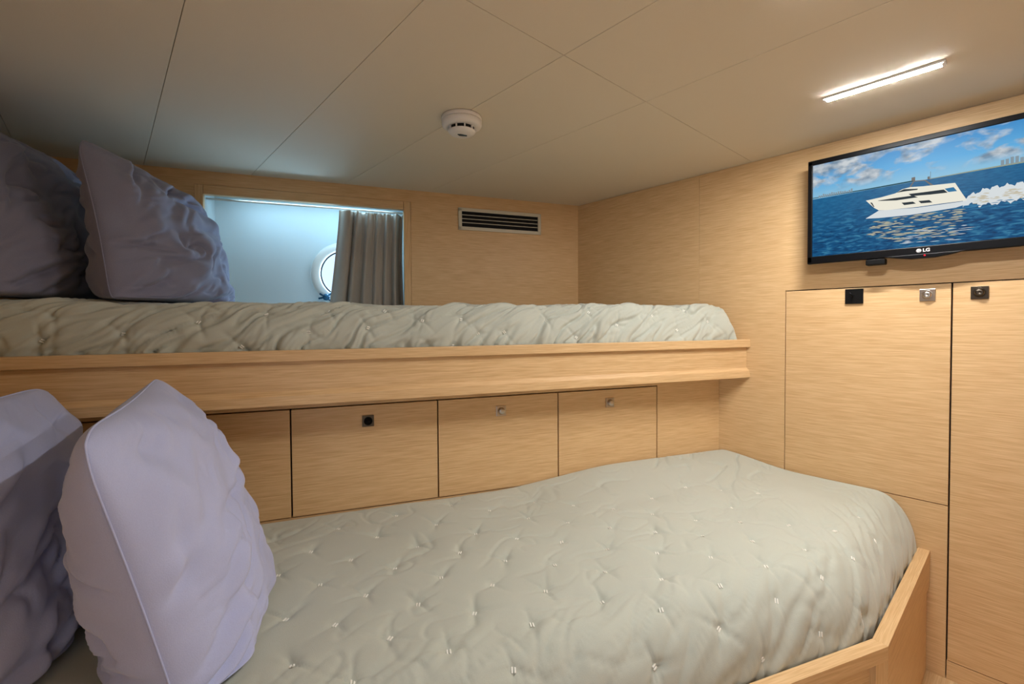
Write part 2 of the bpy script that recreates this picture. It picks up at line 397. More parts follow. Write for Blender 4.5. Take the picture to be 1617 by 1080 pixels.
# ------------------------------------------------------------------ lower bunk frame
lb = thing('bunk_bed', 'lower oak bunk frame with an angled raised edge, beside the wardrobe', 'bunk bed', (0.6, 0.9, 0.0))
def uv(x, y): return (x, y)
# plan (world xy) of the two front lines: y = 0.182 from the bulkhead to the corner, then v = 0.593 to the left
def offs(dy):
    """outer outline moved inwards by dy: right end, corner, left end (world xy)"""
    y = 0.182+dy; v = 0.593+dy
    x = (v-NY*y)/NX
    xl = XL+0.003; yl = (v-NX*xl)/NY
    return (S-0.001, y), (x, y), (xl, yl)
def edge_board(b, d0, d1, z0, z1, side, bev=0.0):
    A, Q = offs(d0), offs(d1)
    i = 0 if side == 'end' else 1
    pl = [A[i], A[i+1], Q[i+1], Q[i]]
    prism(b, pl, z0, z1, bev=bev)
o_ = (0.6, 0.9, 0.0)
part('rail_cap', WOODX, lb, o_, lambda b: edge_board(b, 0.0, 0.027, 0.320, 0.350, 'end', 0.0008))
part('end_rail', WOODX, lb, o_, lambda b: edge_board(b, 0.0005, 0.018, 0.248, 0.320, 'end'))
part('base_panel', WOODX, lb, o_, lambda b: edge_board(b, 0.006, 0.020, 0.001, 0.244, 'end', 0.001))
def stile(b):
    A, Q = offs(0.0008), offs(0.012)
    d = (Vector(A[2])-Vector(A[1])).normalized()*0.035
    prism(b, [A[1], (A[1][0]+d.x, A[1][1]+d.y), (Q[1][0]+d.x, Q[1][1]+d.y), Q[1]], 0.001, 0.320)
part('corner_stile', WOODZ, lb, o_, stile)
def turned(name, mat, fn):
    bm = bmesh.new(); fn(bm)
    bmesh.ops.transform(bm, matrix=Matrix.Rotation(-ANG, 4, 'Z') @ Matrix.Translation(-Vector(o_)), verts=bm.verts[:])
    me = bpy.data.meshes.new(name); bm.to_mesh(me); bm.free()
    o = link(name, me, mat, lb, o_); o.rotation_euler.z = ANG; return o
turned('rail_cap', WOODX, lambda b: edge_board(b, 0.0, 0.027, 0.320, 0.350, 'front', 0.0008))
turned('front_panel', WOODX, lambda b: edge_board(b, 0.012, 0.022, 0.001, 0.320, 'front'))
def platform(b):
    Q = offs(0.023)
    back = [(S-0.001, (VD-0.001-NX*(S-0.001))/NY), (XL+0.003, (VD-0.001-NX*(XL+0.003))/NY)]
    prism(b, [Q[0], Q[1], Q[2], back[1], back[0]], 0.285, 0.300)
part('bunk_platform', WOODX, lb, o_, platform)

# ------------------------------------------------------------------ cloth: noise, quilts, pillows
_rng = np.random.RandomState(11)
_G = _rng.uniform(0, 2*np.pi, (256, 256))
def pn(x, y):
    x = np.asarray(x, float); y = np.asarray(y, float)
    xi = np.floor(x).astype(int); yi = np.floor(y).astype(int); xf = x-xi; yf = y-yi
    def g(i, j, dx, dy):
        a = _G[i % 256, j % 256]; return np.cos(a)*dx+np.sin(a)*dy
    s = lambda t: t*t*t*(t*(t*6-15)+10)
    u, v = s(xf), s(yf)
    n0 = g(xi, yi, xf, yf)*(1-u)+g(xi+1, yi, xf-1, yf)*u
    n1 = g(xi, yi+1, xf, yf-1)*(1-u)+g(xi+1, yi+1, xf-1, yf-1)*u
    return (n0*(1-v)+n1*v)*1.5
def ridge(n, k=0.22): return np.exp(-(n/k)**2)          # thin crease along the zero lines of a noise
def sstep(a, b, x):
    t = np.clip((np.asarray(x, float)-a)/(b-a), 0, 1); return t*t*(3-2*t)
def normals(P):
    du = np.gradient(P, axis=1); dv = np.gradient(P, axis=0)
    n = np.cross(du, dv); return n/np.maximum(np.linalg.norm(n, axis=2, keepdims=True), 1e-9)
def grid_mesh(name, P, closed_bottom=None):
    nv, nu = P.shape[:2]
    idx = np.arange(nv*nu).reshape(nv, nu)
    f = np.stack([idx[:-1, :-1], idx[:-1, 1:], idx[1:, 1:], idx[1:, :-1]], -1).reshape(-1, 4)
    verts = P.reshape(-1, 3)
    faces = f.tolist()
    if closed_bottom is not None:
        base = len(verts)
        per = list(idx[0, :])+list(idx[1:, -1])+list(idx[-1, -2::-1])+list(idx[-2:0:-1, 0])
        low = verts[per].copy(); low[:, 2] = closed_bottom
        verts = np.vstack([verts, low]); n = len(per)
        for k in range(n): faces.append([per[k], base+k, base+(k+1) % n, per[(k+1) % n]])
        faces.append([base+k for k in range(n)][::-1])
    me = bpy.data.meshes.new(name); me.from_pydata(verts.tolist(), [], faces); me.update()
    return me
def stitch_mesh():
    b = bmesh.new()
    for s in (-1, 1): box(b, -0.0048, 0.0048, s*0.0024-0.0015, s*0.0024+0.0015, -0.0006, 0.0014, 0.0006)
    me = bpy.data.meshes.new('tuft_stitch'); b.to_mesh(me); b.free(); me.materials.append(STITCH); return me
STME = stitch_mesh()

def quilt(name, label, bot, top, ztop, r, z0, zbase, tufts, nu, nside, ntop, seed, side_amp, back_drop, dimple, off, end_round=0.0):
    """covered mattress. bot/top: functions p->(u,v) arrays of the front and back lines; surface rises from z0 at the
    front line over a rounded edge of radius r, then runs level to the back line"""
    p = np.linspace(0, 1, nu)
    bu, bv = bot(p); tu, tv = top(p)
    L = np.hypot(tu-bu, tv-bv); du, dv = (tu-bu)/L, (tv-bv)/L
    rows = []; arc = []
    ph = np.linspace(0, np.pi/2, nside)
    for a in ph:
        d = r*(1-np.cos(a)); zz = np.full(nu, np.sin(a))
        rows.append((bu+du*d, bv+dv*d, zz, np.full(nu, a/(np.pi/2)*0.16)))
    for k in range(1, ntop):
        q = k/(ntop-1)
        d = r+(L-r)*q
        rows.append((bu+du*d, bv+dv*d, np.ones(nu), 0.16+(L-r)*q))
    U = np.array([x[0] for x in rows]); V = np.array([x[1] for x in rows]); K = np.array([x[2] for x in rows]); A = np.array([x[3] for x in rows])
    Z = z0+(ztop(U, V)-z0)*K
    # soft drop against the wall behind
    dback = np.hypot(tu[None]-U, tv[None]-V); k = np.clip(dback/0.035, 0, 1); Z -= back_drop*(1-np.sqrt(1-(1-k)**2))
    if end_round:
        du_ = np.hypot(U[:, -1:]-U, V[:, -1:]-V); k = np.clip(du_/end_round, 0, 1); sh = 1-np.sqrt(np.maximum(1-(1-k)**2, 0))
        Z -= (Z-z0)*sh*0.9
    P = np.stack([U, V, Z], -1); Nn = normals(P)
    if Nn[nside+5, nu//2, 2] < 0: Nn = -Nn
    x, y = U*1.0, A+seed*3.7
    disp = 0.006*pn(x*3.1, y*3.5)+0.0035*pn(x*8+3, y*8.5)
    wx = x+0.03*pn(x*9, y*9+5); wy = y+0.03*pn(x*9+7, y*9)
    bunch = 1+1.3*sstep(0.5, 1.0, U)*sstep(1.0, 1.3, V)*(zbase < 0.5)
    disp -= 0.0032*bunch*ridge(pn(wx*5.0+wy*3.0, wy*10.0-wx*4), 0.07)*sstep(-0.1, 0.25, pn(x*4+9, y*4))
    disp -= 0.0026*bunch*ridge(pn(wx*13-wy*6, wy*13.0+20), 0.09)*sstep(-0.05, 0.3, pn(x*5+31, y*5))
    edge = 1-sstep(0.13, 0.26, A)
    fold = pn(wx*13-A*16, A*6+seed)
    fold2 = pn(wx*26-A*34+11, A*9+seed)
    disp += side_amp*edge*(fold*0.9-0.9*ridge(fold, 0.10)+0.35*fold2-0.35*ridge(fold2, 0.13))
    amp = np.zeros_like(disp)
    locs = []
    rs = np.random.RandomState(seed)
    for t in tufts:
        if len(t) == 3: d2 = (U-t[0])**2+(V-t[1])**2+(Z-t[2])**2
        else: d2 = (U-t[0])**2+(V-t[1])**2
        j, i = np.unravel_index(np.argmin(d2), d2.shape)
        r2_ = (U-U[j, i])**2+(V-V[j, i])**2+(Z-Z[j, i])**2
        rr = np.sqrt(r2_); m = rr < 0.12
        th = np.arctan2((A-A[j, i])[m], (U-U[j, i])[m]); q = rr[m]
        n1 = rs.randint(3, 6); ph1, ph2 = rs.uniform(0, 6.28, 2); s = rs.uniform(0.6, 1.3)
        star = np.maximum(np.cos(n1*th+ph1+1.5*np.sin(th+ph2)), 0)**6
        dd = -dimple*s*np.exp(-(q/0.011)**2)-dimple*0.75*s*np.exp(-q/0.030)
        dd -= dimple*0.85*s*star*np.exp(-(q/0.040)**2)*(1-np.exp(-(q/0.006)**2))
        amp[m] += dd; locs.append((j, i, rs.uniform(-0.35, 0.35)))
    disp += amp
    # pinned where it meets the walls
    pin = sstep(0.0, 0.03, dback); disp = disp*pin
    side_pin = sstep(0, 0.02, np.hypot(U[:, -1:]-U, V[:, -1:]-V)); disp *= side_pin
    P2 = P+Nn*disp[..., None]
    N2 = normals(P2)
    if N2[nside+5, nu//2, 2] < 0: N2 = -N2
    P2l = P2-np.array(off)
    me = grid_mesh(name, P2l, zbase-off[2])
    bmx = bmesh.new(); bmx.from_mesh(me); bmesh.ops.recalc_face_normals(bmx, faces=bmx.faces[:]); bmx.to_mesh(me); bmx.free()
    o = link(name, me, QUILT, None, off, ANG, True)
    for pg in me.polygons:
        if len(pg.vertices) > 4: pg.use_smooth = False
    for j, i, tw in locs:
        st = bpy.data.objects.new('tuft_stitch', STME); COL.objects.link(st); st.parent = o
        n = Vector(N2[j, i]); pos = Vector(P2l[j, i])+n*(0.0015 if zbase < 0.5 else 0.0032)
        e1 = Vector((0.35, 1, 0)); e1 = (e1-n*e1.dot(n)).normalized()
        e1 = (Matrix.Rotation(tw, 3, n) @ e1); e2 = n.cross(e1)
        st.matrix_local = Matrix(((e1.x, e2.x, n.x, pos.x), (e1.y, e2.y, n.y, pos.y), (e1.z, e2.z, n.z, pos.z), (0, 0, 0, 1)))
    return tag(o, label, 'mattress')

LT = [(-0.164, 1.236), (-0.016, 1.255), (0.137, 1.283), (0.291, 1.3), (-0.074, 1.155), (0.076, 1.179), (0.227, 1.193), (0.382, 1.221), (0.527, 1.235), (-0.13, 1.065), (0.014, 1.082), (0.165, 1.104), (0.311, 1.112), (0.464, 1.136), (-0.046, 1.0), (0.104, 1.012), (0.251, 1.028), (0.397, 1.042), (0.039, 0.931), (0.189, 0.937), (0.336, 0.956), (-0.1, 0.913), (0.13, 0.865), (0.279, 0.874), (-0.017, 0.856), (0.22, 0.802), (0.372, 0.821), (0.07, 0.792), (0.309, 0.737), (-0.078, 0.783), (0.158, 0.725), (0.007, 0.716), (0.248, 0.668), (0.616, 1.161), (0.701, 1.095), (0.782, 1.024), (0.868, 0.957), (0.961, 0.901), (1.053, 0.841), (1.133, 0.779), (0.548, 1.064), (0.629, 0.996), (0.723, 0.939), (0.813, 0.874), (0.9, 0.808), (0.984, 0.744), (1.083, 0.695), (0.487, 0.98), (0.572, 0.918), (0.667, 0.855), (0.756, 0.79), (0.836, 0.719), (0.94, 0.669), (0.428, 0.897), (0.519, 0.838), (0.608, 0.77), (0.694, 0.701), (0.799, 0.656), (0.886, 0.628), (0.461, 0.757), (0.548, 0.69), (0.648, 0.647), (0.732, 0.625), (0.495, 0.638), (1.022, 0.988), (1.002, 1.147), (1.088, 1.095), (1.163, 1.028), (0.849, 1.118), (1.291, 0.822), (1.251, 0.748), (1.023, 0.635)]
UT = [(-0.618, 1.291, 0.973), (-0.471, 1.295, 0.991), (-0.325, 1.301, 1.013), (-0.178, 1.309, 1.033), (-0.23, 1.289, 0.954), (-0.08, 1.293, 0.983), (-0.03, 1.315, 1.044), (0.068, 1.297, 0.999), (0.115, 1.319, 1.05), (0.214, 1.302, 1.015), (0.457, 1.293, 0.98), (0.606, 1.301, 1.014), (0.697, 1.29, 0.959), (0.753, 1.313, 1.04), (0.853, 1.295, 0.993), (1.003, 1.308, 1.031), (1.093, 1.293, 0.979), (1.239, 1.299, 1.008), (1.149, 1.325, 1.057), (0.297, 1.289, 0.942), (0.325, 1.303, 1.018), (0.379, 1.292, 0.974)]
ul0, ul1 = uwall(0.622, XL)+0.02, uwall(1.362, XL)+0.02
def low_bot(p):
    u = ul0+(1.545-ul0)*p
    a, b = np.full_like(u, 0.622), (0.210+0.3623*u)/0.9321
    k = 0.012; return u, k*np.logaddexp(a/k, b/k)
def low_top(p): u = ul1+(1.338-ul1)*p; return u, np.full_like(u, 1.3625)
def low_z(U, V): return 0.484+0.010*sstep(0.3, 1.0, U)+0.030*sstep(0.4, 0.9, U)*sstep(1.1, 1.36, V)
quilt('mattress', 'lower bunk mattress under a sage green quilt dotted with white tufts', low_bot, low_top, low_z, 0.10, 0.335, 0.302, LT,
      560, 26, 150, 3, 0.0042, 0.012, 0.0058, (0.3, 1.0, 0.302))
uu0, uu1 = uwall(1.288, XL)+0.02, uwall(2.005, XL)+0.02
def up_bot(p): u = uu0+(1.352-uu0)*p; return u, np.full_like(u, 1.2885)
def up_top(p): u = uu1+(1.085-uu1)*p; return u, np.full_like(u, 2.006)
def up_z(U, V): return 1.062+0.006*sstep(0.4, 1.0, U)
quilt('mattress', 'upper bunk mattress in a wrinkled sage green tufted quilt', up_bot, up_top, up_z, 0.06, 0.942, 0.921, UT,
      640, 40, 60, 8, 0.0105, 0.02, 0.0065, (0.3, 1.6, 0.921), 0.028)

def pillow(label, C, a, b, A, Bh, T, seed, zmin, group, sag=0.2, mat=None, lean=0.0, ears=0.05, wr=1.5, curl=0.0):
    """square cushion: centre C, width axis a, height axis b (hull frame u,v,z), half sizes A, Bh, half thickness T"""
    a = np.array(a, float); a /= np.linalg.norm(a); b = np.array(b, float); b -= a*(a@b); b /= np.linalg.norm(b); c = np.cross(a, b)
    n = 110; s = np.linspace(-1, 1, n); s = np.sin(s*np.pi/2)*0.35+s*0.65
    Sg, Tg = np.meshgrid(s, s)
    X = A*Sg*(1-ears*(1-Tg**2)*np.abs(Sg)**2)*np.sqrt(1-np.where(Tg > 0, 0.16, 0.05)*Tg**8); Y = Bh*Tg*(1-ears*(1-Sg**2)*np.abs(Tg)**2*(Tg > 0))*np.sqrt(1-0.16*Sg**8)
    Y = np.where(Tg < 0, Y*1.12, Y)
    fs = np.maximum(1-np.abs(Sg)**2.8, 0)**0.62; ft = np.where(Tg > 0, np.maximum(1-np.abs(Tg)**2.9, 0)**0.60, np.maximum(1-np.abs(Tg)**5, 0)**0.5)
    th = T*fs*ft*(1-sag*Tg)
    Y = Y-0.03*np.maximum(-Tg, 0)*0
    verts = []; faces = []
    sides = []
    for sd in (1, -1):
        sx = seed*5.3+sd*2.1
        w = 0.010*pn(Sg*1.6+sx, Tg*1.6+sx)+0.006*pn(Sg*3.4+sx, Tg*3.4)
        qx = Sg+0.12*pn(Sg*2.2+sx, Tg*2.2); qy = Tg+0.12*pn(Sg*2.2, Tg*2.2+sx)
        f1 = pn(qx*1.6+qy*1.1+sx, qy*4.2-qx*2.6)
        f2 = pn(qx*3.2-qy*2.0+sx+9, qy*8-qx*4.6)
        w -= 0.006*ridge(f1, 0.13)*sstep(-0.1, 0.35, pn(Sg*1.3+sx+4, Tg*1.3))
        w -= 0.003*ridge(f2, 0.12)*sstep(0.0, 0.35, pn(Sg*1.9+sx+8, Tg*1.9+3))
        w += 0.005*f1+0.0015*f2
        for cs in (-1, 1):
            for ct in (-1, 1):
                dx, dy = Sg-cs, Tg-ct; rr = np.hypot(dx, dy); an = np.arctan2(dy*ct, dx*cs)
                w += 0.004*np.cos(7*an+seed+cs+2*ct)*np.exp(-((rr-0.5)/0.32)**2)
        wf = np.zeros_like(w); cr_ = np.random.RandomState(seed*7+sd+1)
        for k in range(16):                                # long soft pulled folds
            s0, t0 = (cr_.uniform(-0.95, -0.3) if k % 2 else cr_.uniform(-0.5, 0.5)), cr_.uniform(-0.85, 0.75); al = cr_.normal(0.65, 0.3); hl = cr_.uniform(0.16, 0.42); wd = cr_.uniform(0.025, 0.05); dp = cr_.uniform(0.003, 0.0075)
            la = (Sg-s0)*np.cos(al)+(Tg-t0)*np.sin(al); ld = -(Sg-s0)*np.sin(al)+(Tg-t0)*np.cos(al)+0.25*la**2
            wf += np.exp(-(la/hl)**2)*dp*(0.6*np.exp(-((ld-1.9*wd)/(1.3*wd))**2)-np.exp(-(ld/wd)**2))
        env = sstep(0.0, 0.85, fs*ft)
        sides.append(sd*(th+w*wr*env+1.9*wf*sstep(0.05, 0.45, fs*ft)))
    base = 0
    for k, hh in enumerate(sides):
        Pp = np.array(C)+X[..., None]*a+Y[..., None]*b+hh[..., None]*c
        Pp = Pp+np.array([1, 0, 0])*lean*(Y/Bh)[..., None]**2+np.array([1, 0, 0])*curl*(np.abs(X/A)**2*np.abs(Y/Bh)**2)[..., None]
        over = zmin-Pp[..., 2]
        Pp[..., 2] = np.where(over > -0.03, zmin+0.015*np.log1p(np.exp(np.clip(-over/0.015, -30, 30))), Pp[..., 2])
        verts.append(Pp.reshape(-1, 3))
        idx = np.arange(n*n).reshape(n, n)+k*n*n
        f = np.stack([idx[:-1, :-1], idx[:-1, 1:], idx[1:, 1:], idx[1:, :-1]], -1).reshape(-1, 4)
        faces += (f if k == 0 else f[:, ::-1]).tolist()
    verts = np.vstack(verts); off = np.array([C[0], C[1], verts[:, 2].min()])
    me = bpy.data.meshes.new('pillow'); me.from_pydata((verts-off).tolist(), [], faces)
    bmx = bmesh.new(); bmx.from_mesh(me); bmesh.ops.remove_doubles(bmx, verts=bmx.verts[:], dist=1e-5)
    bmesh.ops.recalc_face_normals(bmx, faces=bmx.faces[:]); bmx.to_mesh(me); bmx.free()
    mat = mat or LAV
    o = link('pillow', me, mat, None, tuple(off), ANG, True)
    # stitched edge seam
    bs = bmesh.new()
    front = np.array(C)+X[..., None]*a+Y[..., None]*b
    v0 = verts[:n*n].reshape(n, n, 3)
    per = [v0[0, i] for i in range(n)]+[v0[i, -1] for i in range(1, n)]+[v0[-1, i] for i in range(n-2, -1, -1)]+[v0[i, 0] for i in range(n-2, -1, -1)]
    tube(bs, per, 0.0016, 6)
    finish('edge_seam', bs, mat, o, (0, 0, 0), 0, True).location = Vector(-off)
    return tag(o, label, 'pillow', group)

# ------------------------------------------------------------------ pillows (hull frame: u along, v deep, z up)
pillow('plump lavender grey pillow standing on the lower bunk, in front of its twin', (-0.277, 0.945, 0.662), (-0.13, 1, 0.06), (-0.23, 0.0, 1), 0.245, 0.235, 0.104, 1, 0.490, 'pillows on the lower bunk', 0.15)
pillow('bluish grey pillow leaning behind another pillow on the lower bunk', (-0.545, 1.00, 0.662), (0.02, 1, 0.0), (-0.16, 0.0, 1), 0.25, 0.225, 0.11, 2, 0.490, 'pillows on the lower bunk', 0.2)
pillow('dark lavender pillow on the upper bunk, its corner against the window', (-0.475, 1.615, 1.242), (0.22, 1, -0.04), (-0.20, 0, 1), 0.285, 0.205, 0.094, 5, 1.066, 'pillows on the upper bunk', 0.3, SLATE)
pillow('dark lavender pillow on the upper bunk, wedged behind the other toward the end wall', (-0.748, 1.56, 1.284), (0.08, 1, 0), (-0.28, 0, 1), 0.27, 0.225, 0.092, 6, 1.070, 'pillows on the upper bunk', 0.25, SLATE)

# ------------------------------------------------------------------ television
TX = S-0.06
tv = thing('television', 'black flat television showing a white yacht at sea, mounted above the cupboards', 'television', (S, 0.2, 1.18))
o_ = (S, 0.2, 1.18)
ty0, ty1, tz0, tz1 = -0.078, 0.478, 1.186, 1.511
sy0, sy1, sz0, sz1 = -0.065, 0.465, 1.209, 1.496
part('back_shell', BLACKM, tv, o_, lambda b: box(b, TX+0.012, TX+0.042, ty0+0.02, ty1-0.02, tz0+0.02, tz1-0.02, 0.008))
part('wall_bracket', BLACKM, tv, o_, lambda b: box(b, TX+0.042, S-0.0008, 0.10, 0.30, 1.26, 1.43, 0.002))
def bezel(b):
    x0, x1 = TX-0.002, TX+0.014
    box(b, x0, x1, ty0, ty1, sz1, tz1, 0.002); box(b, x0, x1, ty0, ty1, tz0, sz0, 0.002)
    box(b, x0, x1, ty0, sy0, tz0+0.003, tz1-0.003, 0.002); box(b, x0, x1, sy1, ty1, tz0+0.003, tz1-0.003, 0.002)
part('bezel', BLACK, tv, o_, bezel)
def chin(b):   # swelling under the logo
    pl = [(0.2+0.085, tz0+0.002), (0.2+0.05, tz0-0.006), (0.2+0.025, tz0-0.010), (0.2-0.025, tz0-0.010), (0.2-0.05, tz0-0.006), (0.2-0.085, tz0+0.002)]
    prism(b, pl, TX-0.004, TX+0.012, 0, 0.0015)
part('chin', BLACK, tv, o_, chin)
part('sensor_box', BLACKM, tv, o_, lambda b: box(b, TX, TX+0.03, 0.282, 0.328, 1.168, 1.1855, 0.003))
part('standby_light', REDLED, tv, o_, lambda b: lathe(b, [(0.0022, TX-0.0052), (0.0022, TX-0.0038)], 12, (0, 0.196, 1.1835), 0))
def text_part(txt, size, loc, mat, parent):
    c = bpy.data.curves.new('txt', 'FONT'); c.body = txt; c.size = size; c.align_x = 'LEFT'; c.align_y = 'CENTER'; c.extrude = 0.0002; c.offset = 0.0004
    t = bpy.data.objects.new('txt', c); COL.objects.link(t)
    dg = bpy.context.evaluated_depsgraph_get(); me = bpy.data.meshes.new_from_object(t.evaluated_get(dg))
    bpy.data.objects.remove(t, do_unlink=True)
    M = Matrix(((0, 0, -1, 0), (-1, 0, 0, 0), (0, 1, 0, 0), (0, 0, 0, 1)))
    me.transform(M); me.materials.clear()
    return link('logo_lettering', me, mat, parent, loc)
LOGO = plain('silver_print', srgb(206, 206, 206), 0.4)
text_part('LG', 0.0125, (TX-0.0026, 0.2005, 1.1975), LOGO, tv)
def emblem(b):
    cy, cz, r = 0.2085, 1.1975, 0.0055
    lathe(b, [(r, TX-0.0026), (r, TX-0.0021)], 28, (0, cy, cz), 0)
em = part('logo_emblem', LOGO, tv, (TX, 0.2085, 1.1975), emblem)
def face(b):
    cy, cz = 0.2085, 1.1975; x = TX-0.0028
    box(b, x-0.0001, x+0.0001, cy-0.0006, cy+0.0002, cz-0.0018, cz+0.0020)
    box(b, x-0.0001, x+0.0001, cy-0.0022, cy+0.0002, cz-0.0022, cz-0.0016)
    tube(b, [(x, cy+0.0044*math.cos(a), cz+0.0044*math.sin(a)) for a in np.linspace(math.radians(80), math.radians(360), 20)], 0.0003, 5)
    lathe(b, [(0.0007, x-0.0001), (0.0007, x+0.0001)], 10, (0, cy+0.002, cz+0.0016), 0)
part('emblem_face', BLACK, em, (TX, 0.2085, 1.1975), face)
# the picture on the screen
def screen_mat():
    m = bpy.data.materials.new('screen_sea_and_sky'); m.use_nodes = True; nt = m.node_tree; N = nt.nodes; L = nt.links
    N.remove(N['Principled BSDF'])
    tc = N.new('ShaderNodeTexCoord'); sp = N.new('ShaderNodeSeparateXYZ'); L.new(tc.outputs['Object'], sp.inputs[0])
    def mr(sock, a, b, c=0.0, d=1.0):
        n = N.new('ShaderNodeMapRange'); n.inputs[1].default_value = a; n.inputs[2].default_value = b
        n.inputs[3].default_value = c; n.inputs[4].default_value = d; L.new(sock, n.inputs[0]); return n.outputs[0]
    def noise(sy, sz, det, w=0.0, dist=0.0):
        mp = N.new('ShaderNodeMapping'); mp.inputs['Scale'].default_value = (1, sy, sz); mp.inputs['Location'].default_value = (w, w, w)
        L.new(tc.outputs['Object'], mp.inputs['Vector']); n = N.new('ShaderNodeTexNoise'); n.inputs['Scale'].default_value = 1
        n.inputs['Detail'].default_value = det; n.inputs['Distortion'].default_value = dist
        L.new(mp.outputs['Vector'], n.inputs['Vector']); return n.outputs['Fac']
    def ramp(sock, els):
        r = N.new('ShaderNodeValToRGB'); cr = r.color_ramp
        while len(cr.elements) < len(els): cr.elements.new(0.5)
        for e, (p, c) in zip(cr.elements, els): e.position = p; e.color = c
        L.new(sock, r.inputs[0]); return r.outputs[0]
    def mix(f, a, b):
        n = N.new('ShaderNodeMix'); n.data_type = 'RGBA'
        if isinstance(f, float): n.inputs[0].default_value = f
        else: L.new(f, n.inputs[0])
        L.new(a, n.inputs[6]); L.new(b, n.inputs[7]); return n.outputs[2]
    # object z runs 0 (bottom) to 0.287 (top)
    sky = ramp(mr(sp.outputs['Z'], 0.18, 0.287), [(0.0, srgb(140, 190, 216)), (0.45, srgb(92, 168, 218)), (1.0, srgb(64, 138, 198))])
    cl = ramp(noise(16, 30, 6, 2.3, 0.4), [(0.44, (0, 0, 0, 1)), (0.60, (1, 1, 1, 1))])
    cc = ramp(noise(30, 52, 5, 7.1), [(0.35, srgb(112, 136, 158)), (0.65, srgb(200, 206, 210))])
    clf = N.new('ShaderNodeMath'); clf.operation = 'MULTIPLY'; L.new(cl, clf.inputs[0]); L.new(mr(sp.outputs['Z'], 0.192, 0.215), clf.inputs[1])
    sky = mix(clf.outputs[0], sky, cc)
    sea = ramp(noise(40, 170, 6, 0.0, 0.6), [(0.30, srgb(8, 44, 84)), (0.52, srgb(18, 82, 128)), (0.72, srgb(62, 132, 164))])
    seafar = ramp(noise(60, 300, 3, 4.0), [(0.3, srgb(20, 84, 130)), (0.7, srgb(34, 106, 150))])
    sea = mix(mr(sp.outputs['Z'], 0.06, 0.17), sea, seafar)
    col = mix(mr(sp.outputs['Z'], 0.1805, 0.1815), sea, sky)
    e = N.new('ShaderNodeEmission'); e.inputs[1].default_value = 1.0; L.new(col, e.inputs[0])
    g = N.new('ShaderNodeBsdfGlossy'); g.inputs['Roughness'].default_value = 0.45; g.inputs[0].default_value = (0.006, 0.006, 0.006, 1)
    ad = N.new('ShaderNodeAddShader'); L.new(e.outputs[0], ad.inputs[0]); L.new(g.outputs[0], ad.inputs[1])
    L.new(ad.outputs[0], N['Material Output'].inputs[0]); return m
scr = part('screen', screen_mat(), tv, (TX, sy0, sz0), lambda b: box(b, TX+0.0015, TX+0.006, sy0-0.001, sy1+0.001, sz0-0.001, sz1+0.001))
def AB(a, b_): return (sy1-a*0.53, sz0+b_*0.287)
def print_part(name, polys, mat, layer):
    b = bmesh.new()
    for pl in polys:
        pts = [AB(*q) for q in pl]
        vs = [b.verts.new((TX+0.0013-layer*0.00012, y, z)) for y, z in pts]
        f = b.faces.new(vs)
    bmesh.ops.triangulate(b, faces=b.faces[:])
    return finish(name, b, mat, scr, (TX, sy0, sz0))
E_WHITE = emit('picture_white', srgb(236, 232, 216), 1); E_DARK = emit('picture_dark', srgb(52, 60, 66), 1)
E_GREY = emit('picture_grey', srgb(120, 116, 112), 1); E_FOAM = emit('picture_foam', srgb(214, 220, 222), 1)
E_CREAM = emit('picture_reflection', srgb(176, 172, 150), 1); E_BLUE = emit('picture_blue', srgb(58, 118, 160), 1)
E_LAND = emit('picture_land', srgb(46, 78, 88), 1); E_SAND = emit('picture_sand', srgb(150, 160, 140), 1)
E_BLD = emit('picture_towers', srgb(134, 150, 160), 1); E_SHADE = emit('picture_hull_shade', srgb(196, 188, 168), 1)
rr = random.Random(5)
def streaks(n, a0, a1, b0f, b1f, la, lb_):
    out = []
    for k in range(n):
        a = rr.uniform(a0, a1); t = rr.random(); b_ = b0f(a)+(b1f(a)-b0f(a))*t; w = rr.uniform(*la); h = rr.uniform(*lb_); sl = rr.uniform(-0.3, 0.1)
        out.append([(a-w, b_-sl*w*0.4), (a-w*0.3, b_+h), (a+w*0.5, b_+h*0.7), (a+w, b_+sl*w*0.4), (a+w*0.2, b_-h*0.6)])
    return out
print_part('picture_reflection', streaks(150, 0.28, 0.64, lambda a: 0.07+0.25*max(0, (0.40-a)/0.2)*0.6, lambda a: 0.31, (0.006, 0.030), (0.003, 0.008)), E_CREAM, 1)
print_part('picture_foam_streaks', streaks(26, 0.42, 0.66, lambda a: 0.03, lambda a: 0.16, (0.01, 0.035), (0.002, 0.005)), E_FOAM, 1)
wk = []
for k in range(60):
    a = 0.645+k*0.0062; w = 0.0062
    hi = lambda x: 0.40+0.06*min(1, (x-0.64)/0.09)+0.012*math.sin(x*160)+0.008*math.sin(x*390)
    lo = lambda x: 0.335+(0.0 if x < .7 else -0.02)+0.012*math.sin(x*120+2)+0.008*math.sin(x*310)
    if a+w < 1.0: wk.append([(a, lo(a)), (a+w, lo(a+w)), (a+w, hi(a+w)), (a, hi(a))])
print_part('picture_wake', wk, E_FOAM, 1)
print_part('picture_wake_shadow', streaks(60, 0.68, 0.98, lambda a: 0.32, lambda a: 0.42, (0.006, 0.02), (0.003, 0.010)), E_SHADE, 2)
print_part('picture_wake_water', streaks(40, 0.66, 0.98, lambda a: 0.27, lambda a: 0.34, (0.01, 0.03), (0.003, 0.008)), E_BLUE, 3)
fo = [(0.2565, 0.3397), (0.2982, 0.3684), (0.3151, 0.4022), (0.4774, 0.3759), (0.6525, 0.3732), (0.66, 0.345), (0.62, 0.325), (0.56, 0.33), (0.50, 0.318), (0.4466, 0.3156), (0.38, 0.33), (0.3155, 0.3272)]
print_part('picture_bow_wave', [fo], E_FOAM, 2)
